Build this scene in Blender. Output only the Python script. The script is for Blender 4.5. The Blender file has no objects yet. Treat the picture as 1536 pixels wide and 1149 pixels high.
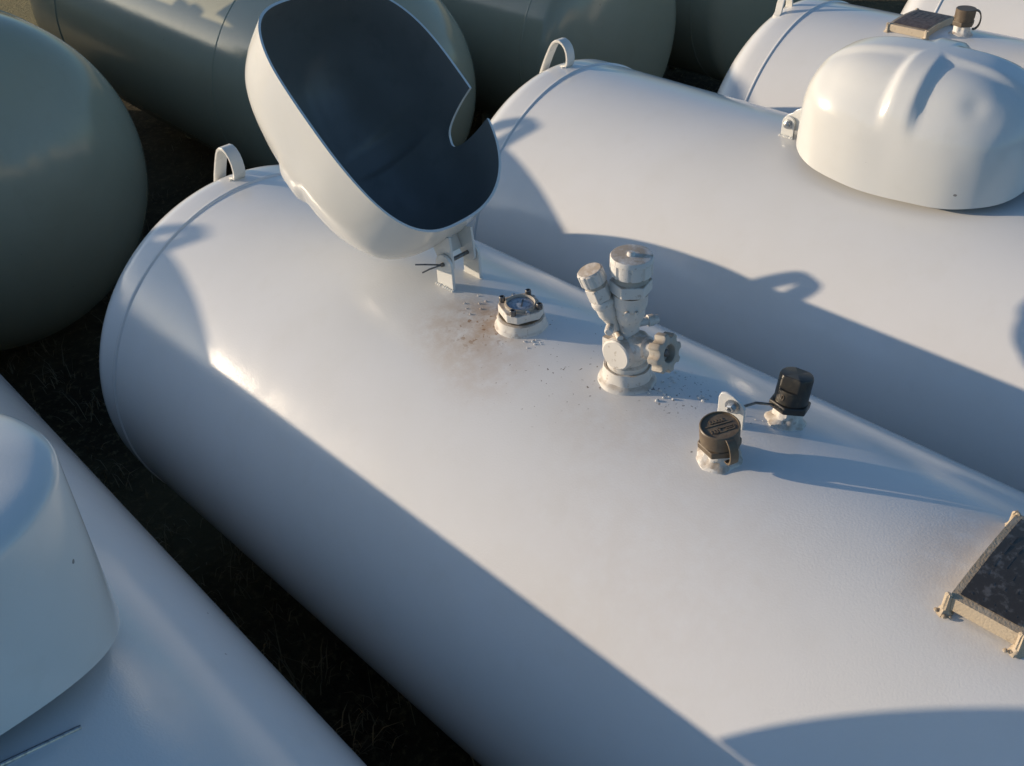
import bpy, math, random
from mathutils import Vector, Matrix, noise

rnd = random.Random(7)
S = 0.381                      # metres per tank radius (30 inch tanks); lengths below are in tank radii
PI = math.pi
scene = bpy.context.scene
col = scene.collection

# ------------------------------------------------------------------ camera
cam_d = bpy.data.cameras.new('camera')
cam = bpy.data.objects.new('camera', cam_d)
col.objects.link(cam)
cam.location = (-2.37842 * S, -4.38482 * S, 3.24051 * S)
cam.rotation_euler = (0.92773, 0.0376, -0.79109)
cam_d.sensor_width = 36.0
cam_d.lens = 36.0 * 1512.76 / 1536.0
cam_d.clip_start = 0.02
cam_d.clip_end = 3000.0
scene.camera = cam

# ------------------------------------------------------------------ light
SUN = Vector((0.52, -0.84, -0.163)).normalized()      # direction the light travels
elev = math.asin(-SUN.z)
world = bpy.data.worlds.new('World')
scene.world = world
world.use_nodes = True
nt = world.node_tree
nt.nodes.clear()
sky = nt.nodes.new('ShaderNodeTexSky')
sky.sky_type = 'NISHITA'
sky.sun_disc = False
sky.sun_elevation = elev
sky.sun_rotation = math.radians(360 - 31.8)
sky.air_density = 1.0
sky.dust_density = 1.3
sky.ozone_density = 3.3
bg = nt.nodes.new('ShaderNodeBackground')
bg.inputs[1].default_value = 0.15
wo = nt.nodes.new('ShaderNodeOutputWorld')
nt.links.new(sky.outputs[0], bg.inputs[0])
nt.links.new(bg.outputs[0], wo.inputs[0])
sun_d = bpy.data.lights.new('sun', 'SUN')
sun_d.energy = 3.75
sun_d.angle = math.radians(0.55)
sun_d.color = (1.0, 0.81, 0.605)
sun = bpy.data.objects.new('sun', sun_d)
col.objects.link(sun)
sun.rotation_euler = SUN.to_track_quat('-Z', 'Y').to_euler()
sun.location = (-3, 5, 4)
vs = scene.view_settings
vs.view_transform = 'Standard'
vs.look = 'None'
vs.exposure = 0.33
vs.gamma = 1.0
vs.use_curve_mapping = False

# ------------------------------------------------------------------ materials
def newmat(name):
    m = bpy.data.materials.new(name)
    m.use_nodes = True
    n = m.node_tree.nodes
    return m, m.node_tree, n['Principled BSDF']

def lk(t, a, b):
    t.links.new(a, b)

def noise_node(t, scale, detail=4.0, rough=0.55, vec=None):
    n = t.nodes.new('ShaderNodeTexNoise')
    n.inputs['Scale'].default_value = scale
    n.inputs['Detail'].default_value = detail
    n.inputs['Roughness'].default_value = rough
    if vec is not None:
        lk(t, vec, n.inputs['Vector'])
    return n

def maprange(t, src, a, b, c=0.0, d=1.0, smooth=True):
    m = t.nodes.new('ShaderNodeMapRange')
    if smooth:
        m.interpolation_type = 'SMOOTHSTEP'
    m.inputs['From Min'].default_value = a
    m.inputs['From Max'].default_value = b
    m.inputs['To Min'].default_value = c
    m.inputs['To Max'].default_value = d
    lk(t, src, m.inputs['Value'])
    return m.outputs['Result']

def mul(t, a, b):
    m = t.nodes.new('ShaderNodeMath')
    m.operation = 'MULTIPLY'
    for i, x in enumerate((a, b)):
        if isinstance(x, (int, float)):
            m.inputs[i].default_value = x
        else:
            lk(t, x, m.inputs[i])
    return m.outputs[0]

def mixc(t, fac, a, b):
    m = t.nodes.new('ShaderNodeMix')
    m.data_type = 'RGBA'
    if isinstance(fac, (int, float)):
        m.inputs[0].default_value = fac
    else:
        lk(t, fac, m.inputs[0])
    for i, x in ((6, a), (7, b)):
        if isinstance(x, tuple):
            m.inputs[i].default_value = (*x, 1)
        else:
            lk(t, x, m.inputs[i])
    return m.outputs[2]

def objcoord(t):
    return t.nodes.new('ShaderNodeTexCoord').outputs['Object']

def dist_mask(t, vec, centre, r0, r1):
    """1 inside r0 fading to 0 at r1 (metres) round a point of the object"""
    d = t.nodes.new('ShaderNodeVectorMath')
    d.operation = 'DISTANCE'
    lk(t, vec, d.inputs[0])
    d.inputs[1].default_value = centre
    return maprange(t, d.outputs['Value'], r0, r1, 1.0, 0.0)

def bump(t, bsdf, height, strength, dist):
    b = t.nodes.new('ShaderNodeBump')
    b.inputs['Strength'].default_value = strength
    b.inputs['Distance'].default_value = dist
    lk(t, height, b.inputs['Height'])
    lk(t, b.outputs[0], bsdf.inputs['Normal'])

def paint(name, colour, rough=0.2, peel=0.05, stains=(), specks=(), dust=0.0, var=0.04):
    """glossy brushed or sprayed enamel on steel, with orange peel, faint mottling, rust stains and grit"""
    m, t, b = newmat(name)
    v = objcoord(t)
    n1 = noise_node(t, 2.2, 5, 0.6, v)
    n2 = noise_node(t, 19.0, 4, 0.6, v)
    c = mixc(t, mul(t, maprange(t, n1.outputs[0], 0.35, 0.7), 1.0), colour,
             tuple(x * (1 - var) * k for x, k in zip(colour, (1.0, 0.99, 0.965))))
    c = mixc(t, mul(t, maprange(t, n2.outputs[0], 0.52, 0.75), 0.35), c,
             tuple(x * (1 - 1.6 * var) * k for x, k in zip(colour, (1.0, 0.985, 0.95))))
    rr = maprange(t, n2.outputs[0], 0.3, 0.75, rough * 0.85, rough * 1.2)
    for (cx, cy, cz, r0, r1, amt, rc) in stains:
        big = noise_node(t, 34.0, 6, 0.68, v)
        msk = mul(t, dist_mask(t, v, (cx, cy, cz), r0, r1), maprange(t, big.outputs[0], 0.22, 0.66))
        c = mixc(t, mul(t, msk, amt), c, rc)
    for (cx, cy, cz, r0, r1, sc, thr, sc_col) in specks:
        fn = noise_node(t, sc, 2, 0.5, v)
        msk = mul(t, dist_mask(t, v, (cx, cy, cz), r0, r1), maprange(t, fn.outputs[0], thr, thr + 0.025))
        c = mixc(t, mul(t, msk, 0.9), c, sc_col)
    # a few stray specks of grit everywhere
    g = noise_node(t, 70.0, 1, 0.4, v)
    c = mixc(t, mul(t, maprange(t, g.outputs[0], 0.835, 0.85), 0.7), c, (0.10, 0.08, 0.06))
    if dust > 0:
        geo = t.nodes.new('ShaderNodeNewGeometry')
        sx = t.nodes.new('ShaderNodeSeparateXYZ')
        lk(t, geo.outputs['Normal'], sx.inputs[0])
        dn = noise_node(t, 60.0, 5, 0.65, v)
        c = mixc(t, mul(t, mul(t, maprange(t, sx.outputs['Z'], 0.35, 0.95), maprange(t, dn.outputs[0], 0.25, 0.6)), dust),
                 c, (0.30, 0.215, 0.13))
        fl = noise_node(t, 140.0, 3, 0.6, v)
        c = mixc(t, mul(t, maprange(t, fl.outputs[0], 0.60, 0.68), 0.5 * dust), c, (0.22, 0.15, 0.09))
        rr = maprange(t, dn.outputs[0], 0.25, 0.65, rough, min(1.0, rough + 0.35))
    lk(t, c, b.inputs['Base Color'])
    lk(t, rr, b.inputs['Roughness'])
    b.inputs['IOR'].default_value = 1.5
    pn = noise_node(t, 360.0, 2, 0.5, v)
    pw = noise_node(t, 11.0, 2, 0.5, v)
    add = t.nodes.new('ShaderNodeMath')
    add.operation = 'MULTIPLY_ADD'
    lk(t, pw.outputs[0], add.inputs[0])
    add.inputs[1].default_value = 2.2
    lk(t, pn.outputs[0], add.inputs[2])
    bump(t, b, add.outputs[0], peel, 0.004)
    return m

def plain(name, colour, rough=0.5, metal=0.0, var=0.25, scale=60.0, bmp=0.0, second=None, thr=(0.45, 0.65)):
    m, t, b = newmat(name)
    v = objcoord(t)
    n = noise_node(t, scale, 5, 0.6, v)
    c = mixc(t, maprange(t, n.outputs[0], *thr), colour, second or tuple(x * (1 - var) for x in colour))
    lk(t, c, b.inputs['Base Color'])
    lk(t, maprange(t, n.outputs[0], 0.3, 0.7, rough * 0.85, min(1, rough * 1.15)), b.inputs['Roughness'])
    b.inputs['Metallic'].default_value = metal
    if bmp:
        bump(t, b, n.outputs[0], bmp, 0.002)
    return m

ZG = -1.2                      # ground level below the axis of the white tanks
GZ = -ZG                       # axis height in a white tank's own frame
def L3(x, y, z):               # tank frame point -> object coordinates (metres)
    return (x * S, y * S, (z + GZ) * S)

RUST = (0.36, 0.20, 0.10)
MUD = (0.46, 0.33, 0.21)
WHITE = (0.70, 0.70, 0.685)
mat_main = paint('white_enamel_with_rust_stains', WHITE, 0.14, 0.06,
    stains=((*L3(-0.12, -1.80, 0.99), 0.02, 0.125, 0.6, MUD),
            (*L3(-0.06, -1.86, 1.0), 0.01, 0.075, 0.5, RUST),
            (*L3(-0.25, -2.02, 0.97), 0.02, 0.11, 0.35, MUD),
            (*L3(-0.45, -3.05, 0.89), 0.05, 0.28, 0.10, MUD),
            (*L3(-0.15, -2.60, 0.99), 0.03, 0.14, 0.16, MUD),
            (*L3(0.0, -3.95, 1.0), 0.06, 0.16, 0.28, MUD)),
    specks=((*L3(0.0, -2.25, 1.0), 0.05, 0.20, 150.0, 0.70, (0.12, 0.085, 0.06)),
            (*L3(-0.10, -1.86, 1.0), 0.015, 0.075, 95.0, 0.60, (0.30, 0.18, 0.10)),
            (*L3(0.05, -2.70, 1.0), 0.02, 0.075, 190.0, 0.645, (0.14, 0.12, 0.10))))
mat_white = paint('white_enamel', WHITE, 0.12, 0.05)
mat_hood = paint('white_hood_enamel', (0.68, 0.685, 0.66), 0.16, 0.03, var=0.05)
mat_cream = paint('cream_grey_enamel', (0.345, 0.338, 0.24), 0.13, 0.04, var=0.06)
mat_lining = paint('dark_primer_lining', (0.20, 0.197, 0.185), 0.38, 0.04, var=0.25)
mat_fit = paint('dusty_white_fitting', (0.67, 0.65, 0.61), 0.42, 0.10, dust=0.75, var=0.08)
mat_fit2 = paint('dusty_grey_fitting', (0.42, 0.39, 0.34), 0.5, 0.10, dust=0.6, var=0.12)
mat_plate_frame = paint('rust_stained_cream_paint', (0.54, 0.45, 0.33), 0.42, 0.2, dust=0.6, var=0.15)
mat_lug = paint('white_lug_enamel', (0.68, 0.66, 0.60), 0.3, 0.05)
mat_steel = plain('zinc_plated_steel', (0.55, 0.56, 0.56), 0.32, 1.0, 0.35, 220, 0.1)
mat_darksteel = plain('weathered_steel', (0.20, 0.19, 0.18), 0.45, 0.8, 0.4, 200, 0.1)
mat_brown = plain('brown_plastic', (0.115, 0.085, 0.055), 0.5, 0, 0.2, 70, 0.05, second=(0.15, 0.115, 0.075))
mat_black = plain('black_brown_plastic', (0.026, 0.024, 0.021), 0.42, 0, 0.2, 70, 0.05, second=(0.05, 0.043, 0.03))
mat_glass = plain('cloudy_dial_face', (0.34, 0.38, 0.43), 0.18, 0, 0.45, 150)
mat_rust = plain('rust', (0.22, 0.10, 0.045), 0.85, 0, 0.4, 120, 0.3)
mat_gasket = plain('dirty_gasket', (0.12, 0.09, 0.055), 0.8, 0, 0.5, 120, 0.2)
mat_plate = plain('tarnished_data_plate', (0.085, 0.074, 0.063), 0.36, 0.55, 0.3, 95, 0.15, second=(0.19, 0.17, 0.15), thr=(0.50, 0.68))
mat_engrave = plain('dull_embossing', (0.09, 0.085, 0.08), 0.45, 0.5, 0.3, 300)
mat_brown_plate = plain('brown_data_plate', (0.15, 0.105, 0.08), 0.5, 0.2, 0.3, 90, 0.15)

# ------------------------------------------------------------------ mesh helper
class MB:
    """collects shapes (in tank radii, tank frame) and links them as one mesh object"""
    def __init__(self):
        self.v, self.f = [], []
    def add(self, vs, fs):
        o = len(self.v)
        self.v += [tuple(p) for p in vs]
        self.f += [tuple(i + o for i in f) for f in fs]
        return self
    def grid(self, rows, closed=False):
        n = len(rows[0])
        vs = [p for r in rows for p in r]
        fs = []
        for i in range(len(rows) - 1):
            for j in range(n if closed else n - 1):
                k = (j + 1) % n
                fs.append((i * n + j, i * n + k, (i + 1) * n + k, (i + 1) * n + j))
        return self.add(vs, fs)
    def lathe(self, prof, origin, axis, n=40, jit=0.0, caps=True, seed=0.0, lobes=None):
        """prof: (radius, height) pairs along axis"""
        a = Vector(axis).normalized()
        u = a.orthogonal().normalized()
        if abs(a.z) > 0.9:
            u = (Vector((1, 0, 0)) - a * a.x).normalized()
        w = a.cross(u)
        o = Vector(origin)
        rows = []
        for (r, h) in prof:
            row = []
            for j in range(n):
                t = 2 * PI * j / n
                rr = r
                if jit:
                    rr += jit * noise.noise(Vector((math.cos(t) * 2.5 + seed, math.sin(t) * 2.5, h * 60)))
                if lobes and r > 0.045:
                    rr *= lobes(t)
                row.append(o + a * h + (u * math.cos(t) + w * math.sin(t)) * rr)
            rows.append(row)
        self.grid(rows, True)
        if caps:
            k = len(self.v)
            if prof[0][0] > 1e-5:
                self.f.append(tuple(range(k - len(rows) * n + n - 1, k - len(rows) * n - 1, -1)))
            if prof[-1][0] > 1e-5:
                self.f.append(tuple(range(k - n, k)))
        return self
    def box(self, c, sx, sy, sz, ex=(1, 0, 0), ey=(0, 1, 0), ez=(0, 0, 1)):
        c, ex, ey, ez = Vector(c), Vector(ex), Vector(ey), Vector(ez)
        vs = [c + ex * (a * sx / 2) + ey * (b * sy / 2) + ez * (d * sz / 2)
              for a in (-1, 1) for b in (-1, 1) for d in (-1, 1)]
        return self.add(vs, [(0, 1, 3, 2), (4, 6, 7, 5), (0, 4, 5, 1), (2, 3, 7, 6), (0, 2, 6, 4), (1, 5, 7, 3)])
    def prism(self, poly, o, eu, ev, en, d):
        """polygon (u, v) extruded d along en from o"""
        o, eu, ev, en = Vector(o), Vector(eu), Vector(ev), Vector(en)
        n = len(poly)
        a = [o + eu * p + ev * q for p, q in poly]
        b = [p + en * d for p in a]
        fs = [tuple(range(n - 1, -1, -1)), tuple(range(n, 2 * n))]
        fs += [(i, (i + 1) % n, n + (i + 1) % n, n + i) for i in range(n)]
        return self.add(a + b, fs)
    def tube(self, pts, r, n=10):
        pts = [Vector(p) for p in pts]
        rows = []
        prev = None
        for i, p in enumerate(pts):
            d = (pts[min(i + 1, len(pts) - 1)] - pts[max(i - 1, 0)]).normalized()
            u = d.orthogonal().normalized() if prev is None else (prev - d * prev.dot(d)).normalized()
            prev = u
            w = d.cross(u)
            rows.append([p + (u * math.cos(2 * PI * j / n) + w * math.sin(2 * PI * j / n)) * r for j in range(n)])
        self.grid(rows, True)
        k = len(self.v)
        self.f.append(tuple(range(k - len(rows) * n + n - 1, k - len(rows) * n - 1, -1)))
        self.f.append(tuple(range(k - n, k)))
        return self
    def strap(self, pts, wd, width, th):
        """flat bar bent along pts, its width along wd"""
        pts = [Vector(p) for p in pts]
        wd = Vector(wd).normalized()
        rows = []
        for i, p in enumerate(pts):
            d = (pts[min(i + 1, len(pts) - 1)] - pts[max(i - 1, 0)]).normalized()
            nrm = d.cross(wd).normalized()
            rows.append([p + wd * (a * width / 2) + nrm * (b * th / 2) for a, b in ((-1, -1), (1, -1), (1, 1), (-1, 1))])
        self.grid(rows, True)
        k = len(self.v)
        self.f.append(tuple(range(k - len(rows) * 4 + 3, k - len(rows) * 4 - 1, -1)))
        self.f.append(tuple(range(k - 4, k)))
        return self
    def ball(self, c, r, n=8, flat=1.0):
        c = Vector(c)
        prof = [(r * math.cos(a), r * flat * math.sin(a)) for a in [-PI / 2 + PI * i / (n // 2 + 1) for i in range(1, n // 2 + 1)]]
        prof = [(1e-6, -r * flat)] + prof + [(1e-6, r * flat)]
        return self.lathe(prof, c, (0, 0, 1), n, caps=False)
    def xf(self, fn):
        self.v = [tuple(fn(Vector(p))) for p in self.v]
        return self
    def build(self, name, mat, parent=None, gz=GZ, bevel=0.0, sharp=38, solid=0.0):
        me = bpy.data.meshes.new(name)
        me.from_pydata([(x * S, y * S, (z + gz) * S) for x, y, z in self.v], [], self.f)
        me.validate()
        me.update()
        me.polygons.foreach_set('use_smooth', [True] * len(me.polygons))
        me.set_sharp_from_angle(angle=math.radians(sharp))
        if mat:
            me.materials.append(mat)
        o = bpy.data.objects.new(name, me)
        col.objects.link(o)
        o.parent = parent
        if bevel:
            b = o.modifiers.new('bevel', 'BEVEL')
            b.width = bevel * S
            b.segments = 2
            b.limit_method = 'ANGLE'
            b.angle_limit = math.radians(40)
            b.harden_normals = False
        return o

def thing(name, label, cat, x, y, rz=0.0, group=None):
    o = bpy.data.objects.new(name, None)
    col.objects.link(o)
    o.empty_display_size = 0.1
    o.location = (x * S, y * S, ZG * S)
    o.rotation_euler = (0, 0, rz)
    o['label'] = label
    o['category'] = cat
    if group:
        o['group'] = group
    return o

# ------------------------------------------------------------------ ground
def ground():
    rows = []
    xs = [-1500, -300, -80, -30] + [-12 + i * 0.5 for i in range(61)] + [30, 80, 300, 1500]
    for y in xs:
        row = []
        for x in xs:
            h = 0.0
            if abs(x) < 25 and abs(y) < 25:
                h = 0.03 * noise.noise(Vector((x * 0.8, y * 0.8, 3.1))) - 0.01
            row.append((x, y, h))
        rows.append(row)
    m, t, b = newmat('dark_soil_and_dry_grass')
    v = objcoord(t)
    n1 = noise_node(t, 1.6, 6, 0.65, v)
    n2 = noise_node(t, 45.0, 5, 0.7, v)
    c = mixc(t, maprange(t, n1.outputs[0], 0.35, 0.68), (0.035, 0.028, 0.018), (0.10, 0.082, 0.045))
    c = mixc(t, maprange(t, n2.outputs[0], 0.5, 0.72), c, (0.15, 0.12, 0.065))
    sx = t.nodes.new('ShaderNodeSeparateXYZ')
    lk(t, v, sx.inputs[0])
    n3 = noise_node(t, 0.9, 4, 0.6, v)
    far = maprange(t, sx.outputs['Y'], 2.9, 4.2)
    c = mixc(t, mul(t, far, maprange(t, n3.outputs[0], 0.2, 0.5)), c, (0.34, 0.27, 0.13))
    lk(t, c, b.inputs['Base Color'])
    b.inputs['Roughness'].default_value = 0.95
    b.inputs['Specular IOR Level'].default_value = 0.1
    bump(t, b, n2.outputs[0], 0.8, 0.02)
    mb = MB().grid(rows)
    o = mb.build('ground', m, None, gz=ZG, sharp=180)
    o['kind'] = 'structure'
    o['label'] = 'dark soil with dry grass between the tanks'

ground()

def dry_grass():
    m, t, b = newmat('dry_grass_blades')
    v = objcoord(t)
    n = noise_node(t, 9.0, 3, 0.5, v)
    lk(t, mixc(t, n.outputs[0], (0.10, 0.08, 0.045), (0.24, 0.19, 0.11)), b.inputs['Base Color'])
    b.inputs['Roughness'].default_value = 0.8
    mb = MB()
    def blade(x, y, h):
        a = rnd.uniform(0, 2 * PI)
        lean = rnd.uniform(0.2, 1.3)
        w = rnd.uniform(0.002, 0.005)
        d = Vector((math.cos(a), math.sin(a), 0))
        s = Vector((-d.y, d.x, 0)) * w
        p0 = Vector((x, y, ZG - 0.02))
        p1 = p0 + d * h * lean * 0.35 + Vector((0, 0, h * 0.62))
        p2 = p0 + d * h * lean + Vector((0, 0, h * rnd.uniform(0.5, 0.9)))
        mb.add([p0 - s, p0 + s, p1 + s * 0.8, p1 - s * 0.8, p2], [(0, 1, 2, 3), (3, 2, 4)])
    clumps = []
    for _ in range(420):
        clumps.append((rnd.uniform(-3.6, 3.6), rnd.uniform(-4.5, 4.0)))
    for cx, cy in clumps:
        for _ in range(rnd.randint(8, 26)):
            blade(cx + rnd.gauss(0, 0.08), cy + rnd.gauss(0, 0.08), rnd.uniform(0.05, 0.22))
    for _ in range(5000):
        blade(rnd.uniform(-3.6, 8), rnd.uniform(-5, 6), rnd.uniform(0.03, 0.10))
    o = mb.build('dry_grass', m, None, gz=0, sharp=180)
    o['kind'] = 'stuff'
    o['label'] = 'thin dry grass on the dark ground between the tanks'
    o['category'] = 'grass'

dry_grass()

# ------------------------------------------------------------------ tank shells
def tank_body(root, y0, y1, r, zc, hd, mat, skirt=0.12, gz=GZ, nseg=144, feet=0.36):
    """horizontal tank from the seam y0 (near) to the seam y1 (far), axis height zc in the tank frame"""
    def ring(rad, y):
        return [(rad * math.cos(2 * PI * j / nseg), y, zc + rad * math.sin(2 * PI * j / nseg)) for j in range(nseg)]
    ys = [y0 + (y1 - y0) * i / 10 for i in range(11)]
    MB().grid([ring(r, y) for y in ys], True).build('shell', mat, root, gz, sharp=180)
    for s, ye in ((1, y1), (-1, y0)):
        rows = [ring(r * 1.003, ye + s * 0.004), ring(r * 1.003, ye + s * skirt * 0.5)]
        for i in range(25):
            a = PI / 2 * i / 24
            rows.append(ring(max(1e-5, r * 1.003 * math.cos(a)), ye + s * (skirt + (hd - skirt) * math.sin(a))))
        if s < 0:
            rows = [list(reversed(q)) for q in rows]
        MB().grid(rows, True).build('head', mat, root, gz, sharp=180)
        prof = [(r - 0.006, -0.016), (r + 0.004, -0.012), (r + 0.0085, -0.004), (r + 0.008, 0.004), (r + 0.002, 0.010), (r - 0.004, 0.014)]
        MB().lathe(prof, (0, ye, zc), (0, s, 0), nseg, jit=0.0016, caps=False, seed=ye).build('weld_seam', mat, root, gz, sharp=180)
    if feet:
        zg = -gz
        for yy in (y0 + (y1 - y0) * 0.2, y0 + (y1 - y0) * 0.8):
            for sx in (-1, 1):
                x = sx * feet * r
                zt = zc - math.sqrt(r * r - x * x) + 0.03
                mb = MB().box((x, yy, (zt + zg) / 2 - 0.005), 0.24, 0.05, zt - zg + 0.01)
                mb.box((x, yy, zg + 0.008), 0.26, 0.10, 0.03)
                mb.build('foot', mat, root, gz)

def lifting_lug(root, x, y, z, mat, gz=GZ, s=1.0, rot=0.0, roll=0.0, far=1, foot_drop=0.035):
    """bent flat bar welded on at both feet; runs along the tank"""
    # rear leg down on to the head, round the top, front leg to a small turned-in foot
    path = [(0.240, -foot_drop - 0.075), (0.205, -foot_drop + 0.01), (0.172, 0.045), (0.140, 0.105), (0.118, 0.136), (0.092, 0.154), (0.064, 0.158),
            (0.037, 0.148), (0.014, 0.126), (0.000, 0.095), (-0.005, 0.06), (-0.002, 0.03), (0.010, 0.010), (0.03, 0.006), (0.055, 0.000)]
    mb = MB()
    c, sn = math.cos(rot), math.sin(rot)
    P3 = []
    for (yy, zz) in path:
        yy *= far
        P3.append(Vector((0 * c - yy * sn, 0 * sn + yy * c, zz)) * s)
    R = Matrix.Rotation(roll, 4, 'Y')
    P3 = [R @ p + Vector((x, y, z)) for p in P3]
    mb.strap(P3, R @ Vector((c, sn, 0)), 0.068 * s, 0.017 * s)
    o = mb.build('lifting_lug', mat, root, gz, bevel=0.003, sharp=50)
    wb = MB()
    for k in range(7):
        p = R @ (Vector(((k / 6 - 0.5) * 0.06 * c, 0.02 * far, 0.004)) * s) + Vector((x, y, z))
        wb.ball(p + Vector((-0.012 * s, rnd.uniform(-.006, .006), 0)), rnd.uniform(0.009, 0.014) * s, 8, 0.7)
    wb.build('weld_bead', mat, o, gz)['kind'] = 'stuff'
    return o

# ------------------------------------------------------------------ hood (the domed steel lid over the valves)
def smooth(a, b, x):
    t = max(0.0, min(1.0, (x - a) / (b - a)))
    return t * t * (3 - 2 * t)

def hood(root, M, a=0.393, b=0.575, n=2.78, k=0.60, H=0.512, h1=0.03, m=2.6, notch=True, ribs=0.027, dents=True, gz=GZ,
         draft=0.0, mat=None, stem=0.0):
    """M maps hood frame (w across, u away from the hinge, z up when shut) to the tank frame"""
    mat = mat or mat_hood
    dense = []
    N = 2400
    for i in range(N):
        t = 2 * PI * i / N
        c, s = math.cos(t), math.sin(t)
        dense.append((a * math.copysign(abs(c) ** (2 / n), c), b * math.copysign(abs(s) ** (2 / n), s)))
    acc = [0.0]
    for i in range(N):
        p, q = dense[i], dense[(i + 1) % N]
        acc.append(acc[-1] + math.hypot(p[0] - q[0], p[1] - q[1]))
    NT = 150
    targets = [acc[-1] * i / NT for i in range(NT)]
    un, hw, dep = -0.183, 0.0745, 0.285
    pts = []
    j = 0
    for tg in targets:
        while acc[j + 1] < tg:
            j += 1
        f = (tg - acc[j]) / max(1e-9, acc[j + 1] - acc[j])
        p, q = dense[j], dense[(j + 1) % N]
        pts.append((p[0] + (q[0] - p[0]) * f, p[1] + (q[1] - p[1]) * f))
    if notch:
        keep = [p for p in pts if not (p[0] > 0 and abs(p[1] - un) < hw + 0.012)]
        extra = []
        us = [-1.16, -1.002, -0.998] + [-math.cos(PI * i / 26) * 0.997 for i in range(27)] + [0.998, 1.002, 1.16]
        us = sorted(set(us))
        for q in us:
            u = un + hw * q
            extra.append((a * (1 - abs(u / b) ** n) ** (1 / n), u))
        allp = keep + extra
        allp.sort(key=lambda p: math.atan2(p[1] / b, p[0] / a))
        pts = allp
    NR = 30
    def row_pts(off):
        rows = []
        for (w, u) in pts:
            zb = -k * w * w
            if notch and w > 0 and abs(u - un) < hw:
                q = (u - un) / hw
                zb += dep * (1 - abs(q) ** 3.2) ** (1 / 2.0) * (1 - 0.10 * q) if abs(q) < 1 else 0
            Hh = H - h1
            if zb <= h1:
                ph0 = 0.0
            else:
                ph0 = math.asin(min(1, ((zb - h1) / Hh) ** (m / 2)))
            colm = []
            for i in range(NR + 1):
                if i == 0:
                    z = zb
                    sc = 1.0 if zb <= h1 else math.cos(ph0) ** (2 / m)
                else:
                    ph = ph0 + (PI / 2 - ph0) * (i / NR) ** 1.15
                    if ph0 == 0.0 and i == 1:
                        ph = 0.0
                    z = h1 + Hh * math.sin(ph) ** (2 / m)
                    sc = max(0.0, math.cos(ph)) ** (2 / m)
                sc *= 1 - draft * max(0.0, z - 0.0) / H
                colm.append([w * sc, u * sc, z])
            for p in colm:
                if ribs:
                    lobe = smooth(0.07, 0.135, abs(p[0])) * smooth(0.045, 0.095, abs(p[1] - stem)) * smooth(0.19, 0.38, p[2])
                    lobe *= 1 - 0.6 * smooth(0.38, 0.5, abs(p[1]))
                    p[2] -= ribs * lobe
                    p[0] *= 1 - 0.06 * lobe
                if dents:
                    for (dw, du, dz, dr, dd) in ((-0.27, 0.30, 0.38, 0.05, 0.006), (-0.22, 0.42, 0.36, 0.045, -0.005), (-0.39, 0.38, 0.05, 0.06, 0.008), (0.2, -0.3, 0.4, 0.07, -0.008)):
                        d2 = (p[0] - dw) ** 2 + (p[1] - du) ** 2 + (p[2] - dz) ** 2
                        g = math.exp(-d2 / (dr * dr)) * dd
                        p[2] -= g
                        p[0] -= math.copysign(g, p[0])
                # slightly uneven pressed sheet
                g = 0.004 * noise.noise(Vector((p[0] * 5, p[1] * 5, p[2] * 5 + 2)))
                p[0] += g
                p[2] += g
            rows.append(colm)
        return rows
    outer = row_pts(0)
    n_t = len(outer)
    th = 0.011
    inner = []
    for colm in outer:
        ic = []
        for i, p in enumerate(colm):
            l = math.hypot(p[0] / a, p[1] / b)
            q = list(p)
            rad = max(1e-6, math.hypot(p[0], p[1]))
            fr = smooth(0, 0.25, l)
            q[0] -= p[0] / rad * th * fr
            q[1] -= p[1] / rad * th * fr
            if i > 0:
                q[2] -= th * smooth(0.1, 0.5, p[2] / H)
            ic.append(q)
        inner.append(ic)
    tr = lambda p: M @ Vector((p[0], p[1], p[2]))
    mo = MB()
    rows = [[tr(outer[j][i]) for j in range(n_t)] for i in range(NR + 1)]
    # rim edge: outer bottom back to inner bottom
    mo.grid([[tr(inner[j][0]) for j in range(n_t)]] + rows, True)
    o = mo.build('hood', mat, root, gz, sharp=55)
    mi = MB()
    eps = 0.0006
    mi.grid([[tr(inner[j][i]) for j in reversed(range(n_t))] for i in range(NR + 1)], True)
    mi.build('lining', mat_lining, o, gz, sharp=60)
    return o

def hood_matrix(xc, yc, zc, th, yaw):
    # u points from the hinge end outwards (-y when shut), th opens it backwards about x
    eu = Vector((0, -math.cos(th), math.sin(th)))
    en = Vector((0, math.sin(th), math.cos(th)))
    ex = Vector((1, 0, 0))
    M = Matrix(((ex.x, eu.x, en.x, 0), (ex.y, eu.y, en.y, 0), (ex.z, eu.z, en.z, 0), (0, 0, 0, 1)))
    return Matrix.Translation((xc, yc, zc)) @ Matrix.Rotation(yaw, 4, 'Z') @ M

def ear_poly(w, h, n=10):
    """plate with a flat bottom and a round top"""
    r = w / 2
    return [(-r, 0), (r, 0)] + [(r * math.cos(PI * i / n), h - r + r * math.sin(PI * i / n)) for i in range(n + 1)]

# ================================================================== the main tank
main = thing('propane_tank', 'white propane tank in the middle with its hood flipped open over bare valves', 'propane tank',
             0, 0, group='white propane tanks in the front row')
tank_body(main, -5.25, 0.0, 1.0, 0.0, 0.52, mat_main)
lifting_lug(main, 0.0, 0.07, 1.0, mat_lug)
lifting_lug(main, 0.0, -5.25 - 0.085, 0.998, mat_lug, far=-1)

MH = hood_matrix(0.013, -1.181, 1.696, 2.427, 0.037)
hood(main, MH, ribs=0.012, H=0.56)
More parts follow.
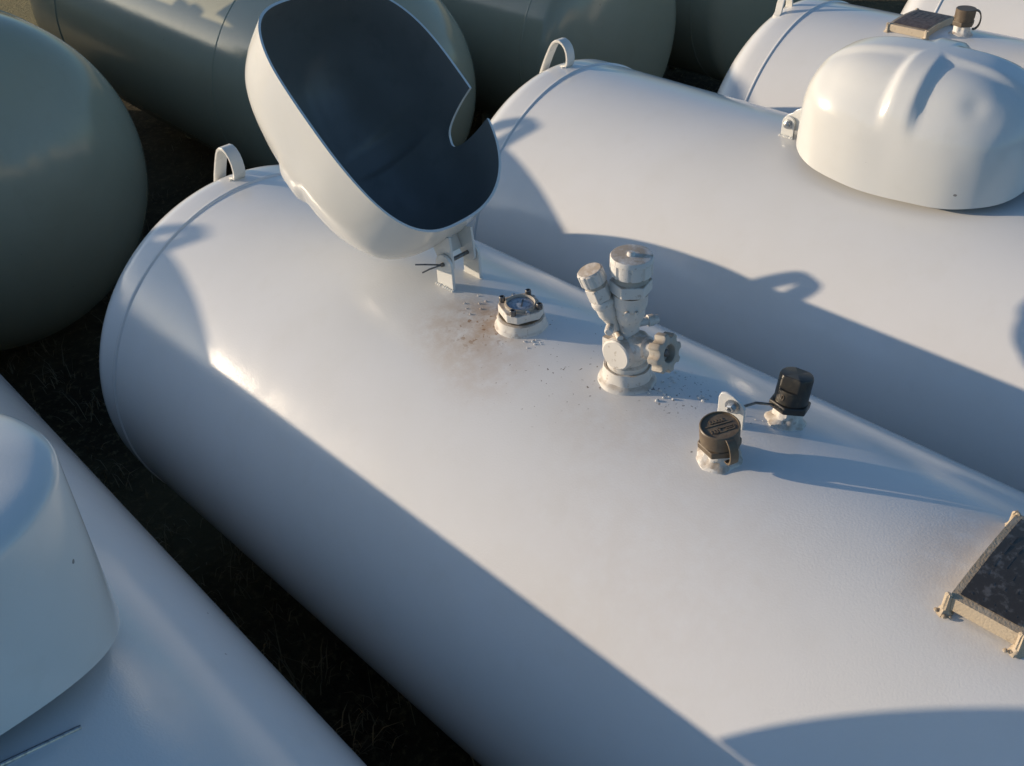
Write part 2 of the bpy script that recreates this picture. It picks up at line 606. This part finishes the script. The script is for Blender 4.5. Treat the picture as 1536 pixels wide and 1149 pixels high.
# hinge: U bracket welded to the tank, arm from the hood, pin and split pin
def hinge(root, y, piv_z, arm_pts, split=True, bolt=False, x0=0.0, gap=0.145, ew=0.085, gz=GZ):
    for sx in (-1, 1):
        x = x0 + sx * gap / 2
        zb = math.sqrt(1 - x * x) - 0.01
        o = MB().prism(ear_poly(ew, piv_z - zb + 0.042), (x - 0.007, y, zb), (0, 1, 0), (0, 0, 1), (1, 0, 0), 0.014).build('hinge_bracket', mat_hood, root, gz, bevel=0.002, sharp=50)
    wb = MB()
    for sx in (-1, 1):
        x = x0 + sx * gap / 2
        for k in range(9):
            xx = x + sx * 0.006 - 0.004
            yy = y + (k / 8 - 0.5) * ew
            wb.ball((xx, yy, math.sqrt(1 - xx * xx) + 0.002), rnd.uniform(0.007, 0.011), 8, 0.8)
    wb.build('weld_bead', mat_hood, o, gz)['kind'] = 'stuff'
    am = MB()
    # channel shaped arm: two cheeks and a back plate
    A, B = Vector(arm_pts[0]), Vector(arm_pts[1])
    d = (B - A).normalized()
    nn = d.cross(Vector((1, 0, 0))).normalized()
    hw = gap / 2 - 0.016
    Lh = (B - A).length
    for sx in (-1, 1):
        poly = [(Lh, 0.052), (Lh, -0.035)] + [(0.035 * math.cos(t), 0.035 * math.sin(t)) for t in [-PI / 2 - PI * i / 8 for i in range(9)]] + [(0.05, 0.052)]
        poly = [(Lh, 0.075), (0.0, 0.046)] + [(-0.042 * math.sin(PI * i / 8), 0.042 * math.cos(PI * i / 8)) for i in range(1, 8)] + [(0.0, -0.042), (Lh, -0.062)]
        am.prism(poly, A + Vector((x0 + sx * hw - 0.006, 0, 0)), d, nn, (1, 0, 0), 0.012)
    am.prism([(0.02, 0.040), (Lh, 0.058), (Lh, 0.046), (0.02, 0.028)], A + Vector((x0 - hw + 0.007, 0, 0)), d, nn, (1, 0, 0), 2 * hw - 0.014)
    am.build('hinge_arm', mat_hood, root, gz, bevel=0.002, sharp=50)
    pm = MB().tube([(x0 - gap / 2 - 0.02, y, piv_z), (x0 + gap / 2 + 0.02, y, piv_z)], 0.009, 12)
    if bolt:
        pm.lathe([(0.026, 0), (0.026, 0.006), (0.018, 0.008), (0.018, 0.02), (0.012, 0.024)], (x0 - gap / 2 - 0.007, y, piv_z), (-1, 0, 0), 20)
    pin = pm.build('hinge_pin', mat_steel if bolt else mat_darksteel, root, gz)
    if split:
        p0 = Vector((x0 - gap / 2 - 0.014, y, piv_z))
        MB().tube([p0, p0 + Vector((-0.05, 0.052, 0.004)), p0 + Vector((-0.078, 0.082, 0.004))], 0.0036, 8).build('split_pin_leg', mat_darksteel, pin, gz)
        MB().tube([p0, p0 + Vector((-0.045, 0.03, -0.012)), p0 + Vector((-0.07, 0.05, -0.026))], 0.0036, 8).build('split_pin_leg', mat_darksteel, pin, gz)
        p1 = Vector((x0 + gap / 2 + 0.014, y, piv_z))
        MB().ball(p1, 0.013, 8).build('split_pin_head', mat_darksteel, pin, gz)
    return o

hinge(main, -1.53, 1.112, ((0, -1.53, 1.112), (0, -1.498, 1.222)), x0=0.07, gap=0.155, ew=0.10)

# ---- float gauge -------------------------------------------------
FY = -1.968
MB().lathe([(0.110, -0.02), (0.107, 0.001), (0.101, 0.008), (0.097, 0.014), (0.0962, 0.03), (0.096, 0.042), (0.090, 0.046)], (0, FY, 1.0), (0, 0, 1), 48, jit=0.005).build('gauge_collar', mat_fit, main)
gauge = MB()
oct_ = []
for i in range(4):
    a0 = math.radians(22 + 90 * i)
    for da in (-0.26, 0.26):
        oct_.append((0.094 * math.cos(a0 + da), 0.094 * math.sin(a0 + da)))
def scaled(poly, s):
    return [(x * s, y * s) for x, y in poly]
gauge.prism(scaled(oct_, 0.985), (0, FY, 1.052), (1, 0, 0), (0, 1, 0), (0, 0, 1), 0.036)
gauge_o = gauge.build('float_gauge', mat_fit, main, bevel=0.004, sharp=40)
MB().lathe([(0.086, 0.0), (0.088, 0.007)], (0, FY, 1.0455), (0, 0, 1), 40).build('gasket', mat_gasket, gauge_o)
MB().lathe([(0.064, 0.0), (0.064, 0.013), (0.058, 0.016), (0.055, 0.011), (0.054, 0.003)], (0, FY, 1.086), (0, 0, 1), 40, caps=False).build('dial_ring', mat_fit2, gauge_o)
MB().lathe([(0.0545, 0.0), (0.05, 0.003), (0.03, 0.006), (1e-5, 0.007)], (0, FY, 1.0885), (0, 0, 1), 40).build('dial_glass', mat_glass, gauge_o)
MB().box((0.005, FY - 0.004, 1.0965), 0.05, 0.006, 0.003, (0.8, 0.6, 0), (-0.6, 0.8, 0)).build('dial_pointer', mat_darksteel, gauge_o)
for i in range(4):
    a0 = math.radians(22 + 90 * i)
    p = (0.080 * math.cos(a0), FY + 0.080 * math.sin(a0), 1.087)
    sc = MB().lathe([(0.0125, 0), (0.0125, 0.022), (0.011, 0.024), (0.007, 0.024), (0.0065, 0.012), (1e-5, 0.012)], p, (0, 0, 1), 16)
    sc.build('cap_screw', mat_darksteel, gauge_o, sharp=30)
for a0 in (math.radians(67), math.radians(247)):
    MB().lathe([(0.009, 0), (0.009, 0.010), (0.004, 0.014)], (0.072 * math.cos(a0), FY + 0.072 * math.sin(a0), 1.087), (0, 0, 1), 14).build('cap_screw', mat_steel, gauge_o)

# ---- multi valve (filler, service outlet, handwheel) --------------
VY = -2.516
V0 = Vector((0, VY, 0))
MB().lathe([(0.112, -0.018), (0.108, 0.003), (0.099, 0.012), (0.0905, 0.019), (0.0895, 0.030), (0.089, 0.062), (0.087, 0.066), (0.078, 0.066), (0.076, 0.05)], (0, VY, 1.0), (0, 0, 1), 56, jit=0.005).build('valve_collar', mat_fit, main)
vb = MB()
vb.lathe([(0.074, 0.05), (0.077, 0.075), (0.077, 0.085), (0.068, 0.094), (0.064, 0.13), (0.060, 0.168), (0.048, 0.192), (0.038, 0.205), (0.0365, 0.225), (0.040, 0.248), (0.051, 0.275),
          (0.055, 0.288), (0.0555, 0.316), (0.060, 0.322), (0.0615, 0.332), (0.0615, 0.37), (0.064, 0.374)], (0, VY, 1.0), (0, 0, 1), 44)
# round side boss with a flat face towards the neighbouring tank, and the bonnet towards the handwheel
vb.lathe([(0.046, -0.02), (0.060, 0.02), (0.062, 0.066), (0.060, 0.076), (0.054, 0.080)], (0, VY, 1.142), (-1, -0.05, 0), 36)
wdir = Vector((0.05, -0.96, 0.22)).normalized()
vb.lathe([(0.058, 0.0), (0.058, 0.05), (0.047, 0.07), (0.043, 0.085), (0.034, 0.09), (0.028, 0.12)], (0.0, VY, 1.15), wdir, 32)
vb.box((-0.03, VY + 0.062, 1.146), 0.05, 0.03, 0.06)
valve = vb.build('fill_valve', mat_fit, main, sharp=32)
hexp = [(math.cos(PI / 3 * i + 0.25), math.sin(PI / 3 * i + 0.25)) for i in range(6)]
MB().prism(scaled(hexp, 0.076), (0, VY, 1.378), (1, 0, 0), (0, 1, 0), (0, 0, 1), 0.046).build('hex_nut', mat_fit, valve, bevel=0.004, sharp=30)
MB().lathe([(0.062, 0), (0.058, 0.006), (0.058, 0.022), (0.064, 0.026)], (0, VY, 1.425), (0, 0, 1), 40).build('neck_ring', mat_fit2, valve)
def flutes(nf, amp, width):
    def f(t):
        q = (t * nf / (2 * PI)) % 1.0
        d = min(q, 1 - q)
        return 1.0 - amp * (1 - smooth(width * 0.6, width, d))
    return f
fl = flutes(10, 0.07, 0.13)
MB().lathe([(0.070, 0.0), (0.0745, 0.004), (0.0745, 0.05)], (0, VY, 1.449), (0, 0, 1), 200, lobes=fl).build('fill_cap', mat_fit, valve, sharp=30)
MB().lathe([(0.0745, 0.0), (0.0745, 0.016), (0.072, 0.020), (0.066, 0.021), (1e-5, 0.021)], (0, VY, 1.4995), (0, 0, 1), 60).build('cap_top', mat_fit, valve, sharp=40)
MB().lathe([(0.015, 0), (0.014, 0.008), (0.009, 0.013), (1e-5, 0.0135)], (-0.004, VY, 1.520), (0, 0, 1), 18).build('cap_rivet', mat_fit, valve)
for (sx_, sy_) in ((0.0, 0.0),):
    MB().lathe([(0.009, 0.0), (0.009, 0.012)], (-0.052, VY - 0.03, 1.322), (-0.8, -0.6, 0), 12).lathe([(0.008, 0.0), (0.008, 0.012)], (-0.03, VY - 0.052, 1.322), (-0.5, -0.85, 0), 12).build('set_screw', mat_fit, valve)
# leaning service outlet
b0 = Vector((-0.030, VY + 0.030, 1.20))
b1 = Vector((-0.106, VY + 0.106, 1.478))
ad = (b1 - b0).normalized()
Lb = (b1 - b0).length
so = MB().lathe([(0.018, 0.0), (0.021, 0.03), (0.022, 0.055), (0.030, 0.082), (0.035, 0.095), (0.036, 0.13), (0.041, 0.135), (0.043, 0.146), (0.041, 0.158), (0.038, 0.163)], b0, ad, 36)
so.lathe([(0.014, 0), (0.016, 0.02), (0.016, 0.05), (0.011, 0.055)], b0 + ad * 0.045 + Vector((-0.01, 0, 0)), (-0.85, -0.5, 0.05), 16)
so.lathe([(0.012, 0), (0.012, 0.05)], b0 + ad * 0.01 + Vector((0.0, 0, 0)), (-0.4, -0.6, 0.0), 12)
serv = so.build('service_outlet', mat_fit, valve, sharp=32)
uu = ad.cross(Vector((0.7, 0.7, 0))).normalized()
ww = ad.cross(uu)
MB().prism(scaled(hexp, 0.0435), b0 + ad * 0.163, uu, ww, ad, 0.055).build('hex_nut', mat_fit, valve, bevel=0.003, sharp=30)
MB().lathe([(0.037, 0), (0.036, 0.015)], b0 + ad * 0.217, ad, 30).build('neck_ring', mat_fit2, valve)
MB().lathe([(0.044, 0.0), (0.047, 0.003), (0.047, 0.046), (0.044, 0.049)], b0 + ad * 0.233, ad, 176, lobes=flutes(11, 0.09, 0.2)).lathe([(0.043, 0), (0.041, 0.004), (1e-5, 0.005)], b0 + ad * 0.2815, ad, 36).build('outlet_cap', mat_fit, valve, sharp=30)
# small bleed fitting behind, on the right
MB().lathe([(0.016, 0), (0.016, 0.05), (0.022, 0.051), (0.022, 0.07), (0.017, 0.071), (0.016, 0.09)], (0.03, VY + 0.0, 1.225), (0.85, -0.5, 0.02), 18).build('bleed_screw', mat_fit, valve, sharp=32)
# handwheel
wc = Vector((0.0, VY, 1.145)) + wdir * 0.135
def lob(t):
    d = abs(((t * 8 / (2 * PI)) % 1.0) - 0.5) * 2
    return 1.0 - 0.20 * math.sqrt(max(0.0, 1 - (d / 0.62) ** 2))
hw_ = MB().lathe([(0.040, -0.004), (0.070, 0.0), (0.074, 0.004), (0.074, 0.040), (0.070, 0.046), (0.040, 0.049), (0.034, 0.046), (0.031, 0.020), (1e-5, 0.018)], wc, wdir, 192, lobes=lob)
wheel = hw_.build('handwheel', mat_fit2, valve, sharp=35)
MB().lathe([(0.014, 0.0), (0.014, 0.012), (0.010, 0.016)], wc + wdir * 0.022, wdir, 16).build('wheel_nut', mat_darksteel, valve)
MB().lathe([(0.016, -0.05), (0.016, 0.004)], wc, wdir, 16).build('valve_stem', mat_darksteel, valve)

# ---- relief valve caps --------------------------------------------
def tilt(o, nrm):
    """map a shape built upright at the origin onto the tank surface at o"""
    q = Vector((0, 0, 1)).rotation_difference(Vector(nrm)).to_matrix()
    return lambda p: Vector(o) + q @ p

def neck(root, fn, seed, gz=GZ, mat=None, s=1.0):
    MB().lathe([(0.080 * s, -0.02), (0.076 * s, 0.002), (0.066 * s, 0.012), (0.055 * s, 0.022), (0.049 * s, 0.036), (0.047 * s, 0.085)], (0, 0, 0), (0, 0, 1), 44, jit=0.013, seed=seed).xf(fn).build('riser', mat or mat_fit, root, gz)

# brown cap with a strap
n1 = Vector((-0.128, 0, 0.991))
f1 = (lambda g: (lambda p: g(Vector((p[0], p[1], p[2] * 0.86)))))(tilt((-0.128, -3.02, 0.991), n1))
neck(main, f1, 1.3)
c1 = MB().lathe([(0.052, 0.074), (0.058, 0.078), (0.060, 0.098), (0.066, 0.100), (0.067, 0.168), (0.0645, 0.172), (0.061, 0.172), (0.0605, 0.1665), (1e-5, 0.1665)], (0, 0, 0), (0, 0, 1), 60).xf(f1).build('relief_cap', mat_brown, main, sharp=35)
c1['label'] = 'brown relief valve cap with an embossed top and a strap'
MB().prism(scaled(hexp, 0.0735), (0, 0, 0.062), (1, 0, 0), (0, 1, 0), (0, 0, 1), 0.03).xf(f1).build('hex_nut', mat_brown, c1, bevel=0.004, sharp=30)
sp = []
for i in range(15):
    a = PI * i / 14
    r_ = 0.060 + 0.040 * math.sin(a) ** 0.8
    sp.append((-0.45 * r_, -0.893 * r_, 0.105 + 0.060 * math.cos(a)))
MB().strap(sp, (0.893, -0.45, 0), 0.030, 0.008).xf(f1).build('cap_strap', mat_brown, c1, bevel=0.0015, sharp=50)
# worn embossing on the cap: a long bar, a small row of letters and a big row
eb = MB()
def bar(cx, cy, lx, ly, ang=0.0, z=0.1672):
    ca, sa = math.cos(ang), math.sin(ang)
    eb.box((cx, cy, z), lx, ly, 0.004, (ca, sa, 0), (-sa, ca, 0))
EA = math.radians(-14)
def at(u, v):                     # reading frame on the cap top, seen from the camera (u right, v up in the picture)
    e = math.radians(-45) - EA * 0 + math.radians(14)
    return (u * math.cos(e) - v * math.sin(e), u * math.sin(e) + v * math.cos(e)), e
def seg(u0, v0, u1, v1, w=0.0045):
    (x0, y0), e = at(u0, v0)
    (x1, y1), e = at(u1, v1)
    L_ = math.hypot(x1 - x0, y1 - y0) + w
    bar((x0 + x1) / 2, (y0 + y1) / 2, L_, w, math.atan2(y1 - y0, x1 - x0))
seg(-0.044, 0.008, 0.042, 0.008, 0.005)
for (u, hgt) in ((-0.024, 0.012), (-0.014, 0.009), (-0.002, 0.012), (0.008, 0.010), (0.018, 0.012)):
    seg(u, 0.018, u, 0.018 + hgt)
    seg(u, 0.018, u + 0.005, 0.018)
# big row, upside down towards the camera: D-shaped outline, then C, n, i
seg(0.012, -0.010, 0.040, -0.010)
seg(0.040, -0.010, 0.044, -0.018)
seg(0.044, -0.018, 0.040, -0.026)
seg(0.040, -0.026, 0.012, -0.026)
seg(0.016, -0.018, 0.034, -0.018)
seg(0.004, -0.010, -0.008, -0.010)
seg(-0.008, -0.010, -0.008, -0.028)
seg(-0.008, -0.028, 0.004, -0.028)
seg(-0.017, -0.028, -0.017, -0.012)
seg(-0.017, -0.028, -0.026, -0.028)
seg(-0.026, -0.028, -0.026, -0.012)
seg(-0.036, -0.024, -0.036, -0.012)
eb.xf(f1).build('embossing', mat_brown, c1, sharp=30)

# dark cap with flats
n2 = Vector((0.194, 0, 0.981))
f2 = (lambda g: (lambda p: g(Vector((p[0] * 0.95, p[1] * 0.95, p[2] * 0.93)))))(tilt((0.194, -3.071, 0.981), n2))
neck(main, f2, 7.7)
fa = math.radians(8)
def flats(t, r, h):
    return r
bm_ = MB()
NS = 72
rows = []
for (r, h, flat) in ((0.055, 0.085, 9), (0.062, 0.088, 9), (0.062, 0.138, 9), (0.0615, 0.142, 9), (0.0615, 0.144, 0.051), (0.0615, 0.188, 0.051), (0.058, 0.196, 0.049), (0.052, 0.199, 0.046), (1e-5, 0.198, 9)):
    row = []
    for j in range(NS):
        t = 2 * PI * j / NS
        x, y = r * math.cos(t), r * math.sin(t)
        # two parallel flats, facing fa and fa+180
        d = x * math.cos(fa + PI) + y * math.sin(fa + PI)
        if abs(d) > flat:
            k = (abs(d) - flat) * (1 if d > 0 else -1)
            x -= k * math.cos(fa + PI)
            y -= k * math.sin(fa + PI)
        row.append((x, y, h))
    rows.append(row)
bm_.grid(rows, True)
c2 = bm_.xf(f2).build('relief_cap', mat_black, main, sharp=30)
c2['label'] = 'black relief valve cap with two flats'
MB().prism(scaled(hexp, 0.078), (0, 0, 0.058), (1, 0, 0), (0, 1, 0), (0, 0, 1), 0.028).xf(f2).build('hex_nut', mat_black, c2, bevel=0.004, sharp=30)
# the raised 0 on its side
zr = []
e_ = math.radians(176)
for i in range(17):
    a = 2 * PI * i / 16
    ang = e_ + 0.075 * math.cos(a)
    zr.append((0.0625 * math.cos(ang), 0.0625 * math.sin(ang), 0.117 + 0.010 * math.sin(a)))
MB().tube(zr, 0.0024, 6).xf(f2).build('embossed_zero', mat_brown, c2)

# ---- bracket tab with bolt, and the wire to the dark cap ----------
wd = Vector((0.16, -0.987, 0)).normalized()
nd = Vector((-0.987, -0.16, 0))
tab = [(-0.050, -0.02), (0.050, -0.02), (0.050, 0.085), (0.030, 0.108), (0.0, 0.125), (-0.030, 0.128), (-0.044, 0.122), (-0.050, 0.105)]
tb = MB().prism(tab, (0.02, -2.955, 1.0), wd, (0, 0, 1), -nd, 0.012).build('bracket_tab', mat_hood, main, bevel=0.003, sharp=40)
bc = Vector((0.02, -2.955, 1.0)) + wd * 0.004 + Vector((0, 0, 0.085))
MB().lathe([(0.027, 0.0), (0.027, 0.004), (0.020, 0.006)], bc, nd, 24).lathe([(0.017, 0), (0.017, 0.016), (0.012, 0.019), (0.008, 0.019), (0.007, 0.012), (1e-5, 0.012)], bc + nd * 0.005, nd, 6).build('bolt', mat_steel, tb, sharp=30)
MB().tube([Vector((0.02, -2.955, 1.085)) + wd * 0.03 - nd * 0.01, (0.10, -3.0, 1.075), f2(Vector((-0.03, 0.02, 0.066)))], 0.005, 8).build('wire', mat_darksteel, main)

# ---- data plate on four feet ---------------------------------------
def data_plate(root, cx, cy, wx, wy, z, mat_p, gz=GZ, detail=True, frame=None):
    frame = frame or mat_plate_frame
    rows_o, rows_i = [], []
    n = 14
    t = 0.046
    def zc(x):
        return z + 0.30 * (0.04 - x * x) - 0.012 if wx > 0.3 else z
    top, bot = [], []
    for i in range(n + 1):
        x = -wx / 2 + wx * i / n
        top.append([(cx + x, cy + s * wy / 2, zc(x)) for s in (-1, 1)])
        bot.append([(cx + x, cy + s * wy / 2, zc(x) - t) for s in (-1, 1)])
    mb = MB()
    mb.grid([[p[0] for p in top], [p[1] for p in top]])
    mb.grid([[p[1] for p in bot], [p[0] for p in bot]])
    mb.grid([[p[0] for p in bot], [p[0] for p in top]])
    mb.grid([[p[1] for p in top], [p[1] for p in bot]])
    mb.grid([top[0], bot[0]])
    mb.grid([bot[-1], top[-1]])
    o = mb.build('data_plate', frame, root, gz, bevel=0.004, sharp=40)
    if detail:
        m = 0.022
        fm = MB()
        a, b = [], []
        for i in range(n + 1):
            x = -wx / 2 + m + (wx - 2 * m) * i / n
            a.append((cx + x, cy - wy / 2 + m * 0.7, zc(x) + 0.0022))
            b.append((cx + x, cy + wy / 2 - m * 0.9, zc(x) + 0.0022))
        fm.grid([a, b])
        fm.build('plate_face', mat_p, o, gz, sharp=60)
        tx = MB()
        for r in range(5):
            y = cy + wy / 2 - m * 0.9 - (r + 0.75) * (wy - 2 * m) / 5.2
            x = -wx / 2 + m + 0.02
            while x < wx / 2 - m - 0.03:
                l = rnd.uniform(0.02, 0.08)
                if x + l > wx / 2 - m - 0.01:
                    break
                tx.box((cx + x + l / 2, y, zc(x) + 0.0026), l, 0.0022 if r else 0.006, 0.0012)
                x += l + rnd.uniform(0.008, 0.02)
        tx.build('worn_lettering', mat_engrave, o, gz)
    for sx in (-1, 1):
        for sy in (-1, 1):
            px, py = cx + sx * (wx / 2 - 0.008), cy + sy * (wy / 2 - 0.004)
            zs = math.sqrt(max(0, 1 - px * px))
            fb = MB().lathe([(0.024, 0.0), (0.016, 0.010), (0.011, 0.018), (0.011, max(0.03, zc(px - cx) - zs + 0.004)), (0.006, max(0.036, zc(px - cx) - zs + 0.010))],
                            (px + sx * 0.006, py + sy * 0.004, zs - 0.004), (0, 0, 1), 18, jit=0.008, seed=px * 9 + py)
            for _ in range(5):
                fb.ball((px + sx * rnd.uniform(0, 0.03), py + rnd.uniform(-0.025, 0.025), zs + 0.002), rnd.uniform(0.004, 0.008), 8, 0.7)
            fb.build('plate_foot', frame, o, gz)
    return o

data_plate(main, -0.012, -3.965, 0.445, 0.205, 1.052, mat_plate)

# ---- weld spatter and grit round the fittings ----------------------
sm = MB()
def spat(cx, cy, sd, n, r0, r1):
    for _ in range(n):
        x, y = cx + rnd.gauss(0, sd), cy + rnd.gauss(0, sd)
        r = rnd.uniform(r0, r1)
        sm.ball((x, y, math.sqrt(1 - x * x) + r * 0.2), r, 6, 0.7)
spat(0.0, VY - 0.15, 0.03, 13, 0.003, 0.008)
spat(0.09, VY - 0.10, 0.03, 7, 0.003, 0.007)
spat(0.08, -2.79, 0.01, 4, 0.005, 0.009)
spat(0.12, -2.98, 0.03, 6, 0.003, 0.005)
spat(-0.05, -2.0 - 0.11, 0.03, 10, 0.003, 0.006)
spat(-0.02, -1.74, 0.05, 8, 0.003, 0.006)
sp_o = sm.build('weld_spatter', mat_main, main)
sp_o['kind'] = 'stuff'

# ================================================================== the tank behind it, hood shut
X3, Y3 = 2.305, -0.225
t3 = thing('propane_tank', 'white propane tank just right of the open one, its sunlit ribbed hood shut', 'propane tank',
           X3, Y3, group='white propane tanks in the front row')
tank_body(t3, -5.25, 0.0, 1.0, 0.0, 0.52, mat_white)
lifting_lug(t3, 0.0, 0.075, 0.998, mat_lug)
M3 = hood_matrix(2.344 - X3, -2.435 - Y3, 1.078, -0.015, 0.082)
hood(t3, M3, notch=True, ribs=0.019, m=3.0, h1=0.08)
hinge(t3, -1.545, 1.07, ((0, -1.545, 1.07), (0, -1.70, 1.13)), split=False, bolt=True, gap=0.11, ew=0.075)

# ================================================================== fourth tank, with plate and riser
X4, Y4 = 4.357, -0.699
t4 = thing('propane_tank', 'white propane tank at upper right with a brown data plate and one capped riser', 'propane tank',
           X4, Y4, group='white propane tanks in the front row')
tank_body(t4, -5.25, 0.0, 1.0, 0.0, 0.52, mat_white)
lifting_lug(t4, -0.11, 0.175, 0.978, mat_lug, rot=PI / 2, foot_drop=-0.02, s=0.8, roll=-0.27)
data_plate(t4, 0.02, -0.755, 0.40, 0.27, 1.045, mat_brown_plate)
f4 = tilt((0.0, -1.04, 1.0), (0, 0, 1))
neck(t4, f4, 4.0)
c4 = MB().lathe([(0.052, 0.074), (0.058, 0.078), (0.060, 0.098), (0.060, 0.110), (0.062, 0.112), (0.063, 0.165), (0.060, 0.168), (1e-5, 0.168)], (0, 0, 0), (0, 0, 1), 48).xf(f4).build('relief_cap', mat_brown, t4, sharp=35)
MB().prism(scaled(hexp, 0.07), (0, 0, 0.062), (1, 0, 0), (0, 1, 0), (0, 0, 1), 0.03).xf(f4).build('hex_nut', mat_brown, c4, bevel=0.004, sharp=30)
MB().strap([(x * -0.933, y, z - 0.006) for x, y, z in sp], (0.907, 0.42, 0), 0.030, 0.008).xf(f4).build('cap_strap', mat_brown, c4, sharp=50)
M4 = hood_matrix(0.0, -2.21 - 0.05, 1.078, -0.015, 0.0)
hood(t4, M4, notch=False)
hinge(t4, -1.585, 1.07, ((0, -1.585, 1.07), (0, -1.74, 1.13)), split=False, bolt=True, gap=0.11, ew=0.075)

# ================================================================== fifth tank, only its far end in view
X5, Y5 = 6.6, -0.92
t5 = thing('propane_tank', 'white propane tank in the top right corner, behind the one with the brown plate', 'propane tank',
           X5, Y5, group='white propane tanks in the front row')
tank_body(t5, -5.25, 0.0, 1.0, 0.0, 0.52, mat_white)

# ================================================================== nearest tank, lower left
XL, YL = -2.255, 2.35
tl = thing('propane_tank', 'white propane tank in the lower left corner, in blue shade with a smooth shut hood', 'propane tank',
           XL, YL, rz=-0.034, group='white propane tanks in the front row')
tank_body(tl, -7.4, 0.0, 1.0, 0.06, 0.52, mat_white)
ML = hood_matrix(0.083, -4.314, 1.09, 0.094, 0.015)
hood(tl, ML, a=0.49, b=0.463, n=2.08, notch=False, ribs=0.0, dents=False, H=0.495, h1=0.42, m=3.0, draft=-0.03)
MB().tube([(0.30, -2.44 - YL, 1.018), (0.1, -2.44 - YL, 1.063), (-0.3, -2.44 - YL, 1.025)], 0.006, 8).build('thin_rod', mat_steel, tl)

# ================================================================== second row: larger cream tanks, ends towards the camera
def far_tank(label, x, y, r, zc, hd, length, rz=0.0, lug=True):
    o = thing('storage_tank', label, 'propane tank', x, y, rz, group='cream tanks in the second row')
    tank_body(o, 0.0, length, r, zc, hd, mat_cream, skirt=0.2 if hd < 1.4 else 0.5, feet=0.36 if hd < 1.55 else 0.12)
    if lug:
        lifting_lug(o, 0.0, -0.085, zc + r - 0.004, mat_cream, far=-1, s=1.1)
    return o

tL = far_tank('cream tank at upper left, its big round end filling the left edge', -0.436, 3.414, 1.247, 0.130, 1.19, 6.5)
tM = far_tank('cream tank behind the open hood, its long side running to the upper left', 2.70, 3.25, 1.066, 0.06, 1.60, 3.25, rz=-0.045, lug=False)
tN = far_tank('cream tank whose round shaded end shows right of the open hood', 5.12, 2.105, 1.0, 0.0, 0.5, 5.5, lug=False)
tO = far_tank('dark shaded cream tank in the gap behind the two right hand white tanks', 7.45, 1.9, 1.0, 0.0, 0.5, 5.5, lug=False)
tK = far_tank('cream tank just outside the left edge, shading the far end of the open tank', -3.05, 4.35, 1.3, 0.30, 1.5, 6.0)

# hood and two capped risers on top of the left cream tank; their shadows fall on the next one
hood(tL, hood_matrix(0.0, 2.88, 0.130 + 1.247 + 0.07, 0.0, 0.0), k=0.5, notch=False, dents=False, mat=mat_cream)
for yy in (4.12, 4.38):
    MB().lathe([(0.10, -0.02), (0.07, 0.015), (0.06, 0.05), (0.075, 0.055), (0.075, 0.115), (0.065, 0.125)], (0.0, yy, 0.130 + 1.243), (0, 0, 1), 28).build('capped_riser', mat_cream, tL)

# a yellow leaf on the ground between the rows
lf = MB().add([(0, 0, 0), (0.05, 0.03, 0.015), (0.13, 0.0, 0.03), (0.05, -0.03, 0.015)], [(0, 1, 2, 3)])
mleaf = plain('dry_yellow_leaf', (0.35, 0.28, 0.08), 0.7)
lo = lf.build('fallen_leaf', mleaf, None, gz=0)
lo.location = (1.0 * S, 3.0 * S, (ZG + 0.05) * S)
lo['label'] = 'small dry yellow leaf on the dark ground beside the left cream tank'
lo['category'] = 'leaf'
